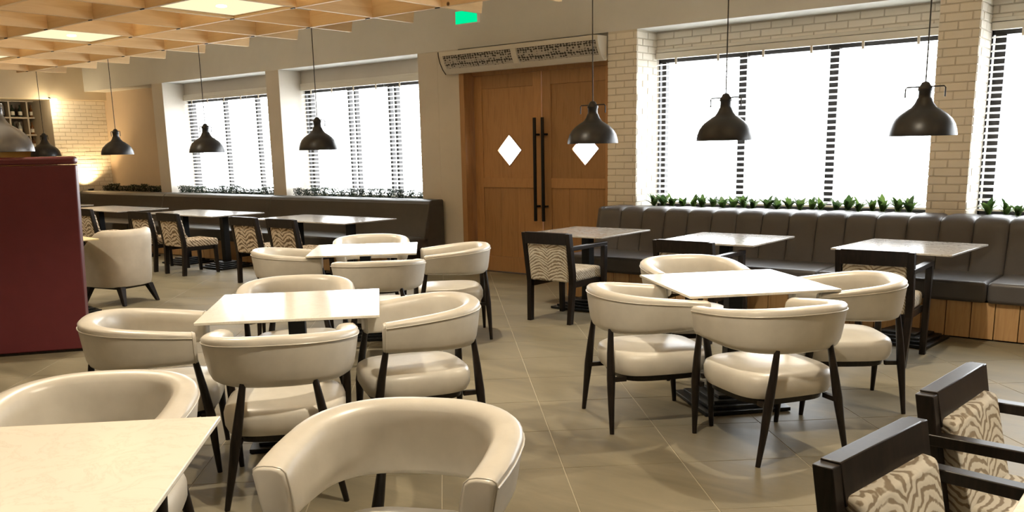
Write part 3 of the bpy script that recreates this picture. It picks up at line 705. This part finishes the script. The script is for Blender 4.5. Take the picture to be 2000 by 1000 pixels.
# ------------------------------------------------------------------ dark framed chairs
def make_side(label, arms, fabric, group):
    t_ = thing('armchair' if arms else 'side_chair', label, 'chair', group=group)
    def bar(b, w, d, t2, w2, d2, z0, z1, name='leg', m_='dark_wood', par=t_):
        return MB().hexa([(b[0] - d / 2, b[1] - w / 2, z0), (b[0] + d / 2, b[1] - w / 2, z0), (b[0] + d / 2, b[1] + w / 2, z0), (b[0] - d / 2, b[1] + w / 2, z0)],
                         [(t2[0] - d2 / 2, t2[1] - w2 / 2, z1), (t2[0] + d2 / 2, t2[1] - w2 / 2, z1), (t2[0] + d2 / 2, t2[1] + w2 / 2, z1), (t2[0] - d2 / 2, t2[1] + w2 / 2, z1)]).build(name, m_, par, bevel=.003)
    for s in (1, -1):
        lo = MB(); st = [(-.262, .222, 0, .040), (-.238, .235, .36, .048), (-.245, .24, .45, .048), (-.305, .243, .815, .042)]
        lo.loft([[(u - .026, (v - w / 2) * s, z), (u + .026, (v - w / 2) * s, z), (u + .026, (v + w / 2) * s, z), (u - .026, (v + w / 2) * s, z)] for u, v, z, w in st])
        lo.build('rear_leg', 'dark_wood', t_, bevel=.003)
        if arms:
            bar((.262, .235 * s), .042, .042, (.262, .243 * s), .046, .05, 0, .665, 'front_leg')
            MB().hexa([(-.30, (.243 - .024) * s, .665), (.285, (.243 - .024) * s, .665), (.285, (.243 + .024) * s, .665), (-.30, (.243 + .024) * s, .665)][::s],
                      [(-.30, (.243 - .024) * s, .70), (.288, (.243 - .024) * s, .70), (.288, (.243 + .024) * s, .70), (-.30, (.243 + .024) * s, .70)][::s]).build('armrest', 'dark_wood', t_, bevel=.004)
        else:
            bar((.235, .215 * s), .036, .036, (.225, .215 * s), .046, .046, 0, .37, 'front_leg')
        MB().box(-.24, .25, .205 * s - .011, .205 * s + .011, .32, .37).build('side_rail', 'dark_wood', t_)
    # top rail following the lean of the back
    MB().hexa([(-.318, -.225, .715), (-.258, -.225, .715), (-.258, .225, .715), (-.318, .225, .715)], [(-.331, -.225, .82), (-.279, -.225, .82), (-.279, .225, .82), (-.331, .225, .82)]).build('top_rail', 'dark_wood', t_, bevel=.003)
    MB().hexa([(-.268, -.214, .375), (-.15, -.214, .40), (-.15, .214, .40), (-.268, .214, .375)], [(-.312, -.219, .742), (-.225, -.219, .735), (-.225, .219, .735), (-.312, .219, .742)]).build('back_cushion', fabric, t_, bevel=.018, seg=3)
    if arms: MB().hexa([(-.21, -.21, .365), (.285, -.205, .365), (.285, .205, .365), (-.21, .21, .365)], [(-.21, -.212, .475), (.275, -.208, .478), (.275, .208, .478), (-.21, .212, .475)]).build('seat', fabric, t_, bevel=.032, seg=3)
    else: MB().hexa([(-.21, -.21, .365), (.275, -.225, .365), (.275, .225, .365), (-.21, .21, .365)], [(-.21, -.212, .46), (.265, -.23, .463), (.265, .23, .463), (-.21, .212, .46)]).build('seat', fabric, t_, bevel=.022, seg=3)
    return t_
AR = [(-4.765, 6.715, 90, 'dark wood zebra print armchair at the grey table beside the oak doors'),
      (-3.38, 6.66, 90, 'dark wood zebra print armchair at the middle grey table of the tufted banquette'),
      (-1.925, 6.68, 92, 'dark wood zebra print armchair at the grey table below the second brick pier'),
      (-.345, 2.20, -8, 'zebra print armchair of the pair away from the banquettes, its arm at the table'),
      (-.335, 2.985, -4, 'zebra print armchair of the pair away from the banquettes, nearer the tufted banquette')]
a0 = None
for x, y, r_, lab in AR:
    if a0 is None: a0 = make_side(lab, True, 'zebra_fabric', 'zebra print armchairs'); a0.location = (x, y, 0); a0.rotation_euler = (0, 0, R(r_))
    else: dup(a0, (x, y, 0), R(r_), lab)
SD = [(-9.28, 6.70, 90, 'dark side chair with woven tan back at the end table, further from the doors'),
      (-8.55, 6.70, 90, 'dark side chair with woven tan back at the end table, closer to the doors'),
      (-10.91, 6.68, 88, 'dark side chair showing woven seat and back at the second table of the smooth banquette'),
      (-11.67, 6.70, 90, 'dark side chair at the second smooth banquette table, beyond the one showing its full seat'),
      (-13.25, 6.70, 90, 'dark side chair at the third table of the smooth banquette, behind the lounge chair'),
      (-14.3, 6.70, 90, 'dark side chair at the third table of the smooth banquette, mostly behind the maroon booth')]
s0 = None
for x, y, r_, lab in SD:
    if s0 is None: s0 = make_side(lab, False, 'woven_fabric', 'woven side chairs at the long banquette'); s0.location = (x, y, 0); s0.rotation_euler = (0, 0, R(r_))
    else: dup(s0, (x, y, 0), R(r_), lab)

# ------------------------------------------------------------------ pendants
def make_pendant(label, mt='lamp_metal', sc=1, top=3.74, z=1.59):
    t_ = thing('pendant_lamp', label, 'lamp', group='dome pendant lamps')
    o = [(.240, 0), (.2405, .01), (.236, .04), (.222, .085), (.200, .122), (.166, .156), (.126, .185), (.090, .207), (.066, .238), (.051, .275)]
    i = [(r - .006, h - (.004 if k else 0)) for k, (r, h) in enumerate(o)]
    sh = MB().lathe(o + [(r, h) for r, h in reversed(i)] , 40, closed=True)
    n_ = 40; m2 = len(o) * 2
    for k in range(n_): sh.f.append((k, (k + 1) % n_, (m2 - 1) * n_ + (k + 1) % n_, (m2 - 1) * n_ + k))
    s_ = sh.build('shade', mt, t_, smooth=True)
    MB().lathe([(r - .0075, h - .003) for r, h in o[1:]], 32, closed=True).build('shade_lining', 'lamp_inside', s_, smooth=True)
    MB().lathe([(.050, .27), (.046, .285), (.046, .325), (.052, .33), (.052, .345), (.042, .36), (.026, .385), (.010, .395), (.001, .396)], 20).build('socket_cap', mt, t_, smooth=True)
    MB().tube([(-.14, 0, .28), (-.14, 0, .345), (-.13, 0, .357), (.13, 0, .357), (.14, 0, .345), (.14, 0, .28)], .0055, 8).build('bail', mt, t_, smooth=True)
    MB().lathe([(.001, .10), (.022, .104), (.032, .125), (.028, .155), (.016, .185), (.016, .24)], 16).build('bulb', 'bulb', t_, smooth=True)
    MB().tube([(0, 0, .392), (0, 0, (top - z) / sc)], .0055, 8).build('cord', 'cord', t_, smooth=True)
    MB().lathe([(.001, (top - z) / sc - .03), (.05, (top - z) / sc - .026), (.055, (top - z) / sc)], 20).build('ceiling_rose', mt, t_, smooth=True)
    t_.scale = (sc, sc, sc); return t_
PD = [(-4.86, 'black dome pendant lamp before the oak doors, over the table beside them'),
      (-3.50, 'black dome pendant lamp over the middle grey table of the tufted banquette'),
      (-1.90, 'black dome pendant lamp over the grey table below the second brick pier'),
      (-8.90, 'black dome pendant lamp over the table at the rounded end of the long banquette'),
      (-11.31, 'black dome pendant lamp over the second table of the smooth banquette'),
      (-13.77, 'black dome pendant lamp over the third table of the smooth banquette, before the blank wall'),
      (-16.21, 'black dome pendant lamp over the table next to the brick end wall')]
p0 = None
for k, (x, lab) in enumerate(PD):
    if p0 is None: p0 = make_pendant(lab); p0.location = (x, 7.30, 1.59)
    else: dup(p0, (x, 7.30, 1.59), 0, lab)
pg = make_pendant('grey dome pendant lamp hanging over the maroon booth', 'lamp_grey', 1.02, 3.74, 1.61); pg.location = (-7.73, 3.13, 1.61)

# ------------------------------------------------------------------ bar shelf with bottles
bs = thing('bar_shelf', 'open grid bar shelf full of bottles on the ochre end wall', 'shelf', (-18.45, 7.0, 1.70))
MB().box(.0, .02, -1.0, 1.28, 0, .95).build('back_panel', 'shelf_back', bs)
ys = [-1.0, -.66, -.33, 0, .33, .62, .95, 1.26]; zs = [.02, .30, .62, .93]
for y in ys: MB().box(.02, .24, y - .015, y + .015, .0, .95).build('upright', 'shelf_board', bs, bevel=.002)
for z in zs: MB().box(.02, .245, -1.0, 1.28, z - .015, z + .015).build('shelf_board', 'shelf_board', bs, bevel=.002)
BM = {}
for mt in ('bottle_dark', 'bottle_amber', 'bottle_clear'):
    BM[mt] = MB().lathe([(.034, 0), (.036, .01), (.036, .13), (.030, .15), (.014, .175), (.012, .215), (.014, .218), (.014, .225)], 14).mesh('glass_body', mt, smooth=True)
BL = MB().lathe([(.0365, .035), (.0365, .105)], 14, closed=True).mesh('paper_label', 'bottle_label', smooth=True)
for zi in range(3):
    for a, b in zip(ys[:-1], ys[1:]):
        for q in range(2):
            mt = random.choice(list(BM)); nm = {'bottle_dark': 'dark green', 'bottle_amber': 'amber', 'bottle_clear': 'clear'}[mt]; sh_ = ('lowest', 'middle', 'top')[zi]
            o = thing('bottle', '%s glass bottle with a pale label on the %s row of the bar shelf' % (nm, sh_), 'bottle', (-18.45 + .13 + random.uniform(-.02, .02), 7.0 + a + (b - a) * (q + 1) / 3 + random.uniform(-.02, .02), 1.70 + zs[zi] + .0165), random.uniform(0, 6), '%s bottles on the %s bar shelf row' % (nm, sh_))
            link('glass_body', BM[mt], o); link('paper_label', BL, o)

# ------------------------------------------------------------------ lamps of the room
def light(name, kind, parent, loc, energy, col, **k):
    L = bpy.data.lights.new(name, kind); L.energy = energy; L.color = col
    for a, b in k.items(): setattr(L, a, b)
    o = bpy.data.objects.new(name, L); C.objects.link(o); o.parent = parent; o.location = loc; return o
# uplight at the brick end wall and the small soffit lamp
ul = thing('wall_uplight', 'small uplight behind the banquette washing the brick end wall', 'light', (-17.30, 8.56, .935))
MB().lathe([(.05, 0), (.055, .03), (.045, .035), (.04, .02), (.001, .02)], 18).build('housing', 'black_metal', ul)
u_ = light('uplight_beam', 'SPOT', ul, (0, 0, .05), 75, (1, .70, .36), spot_size=R(120), spot_blend=.7, shadow_soft_size=.04); u_.rotation_euler = (R(180), R(-12), 0)
sl = thing('ceiling_spot', 'small bright spotlight under the cream soffit by the bar shelf', 'light', (-17.25, 8.02, 2.60))
MB().lathe([(.05, .03), (.06, .0), (.055, -.03), (.001, -.03)], 18).build('can', 'lamp_glow', sl)
MB().tube([(-.04, 0, .02), (-.17, 0, .06)], .012, 8).build('arm', 'black_metal', sl)
light('spot_glow', 'POINT', sl, (0.02, -.02, -.1), 12, (1, .8, .5), shadow_soft_size=.06)
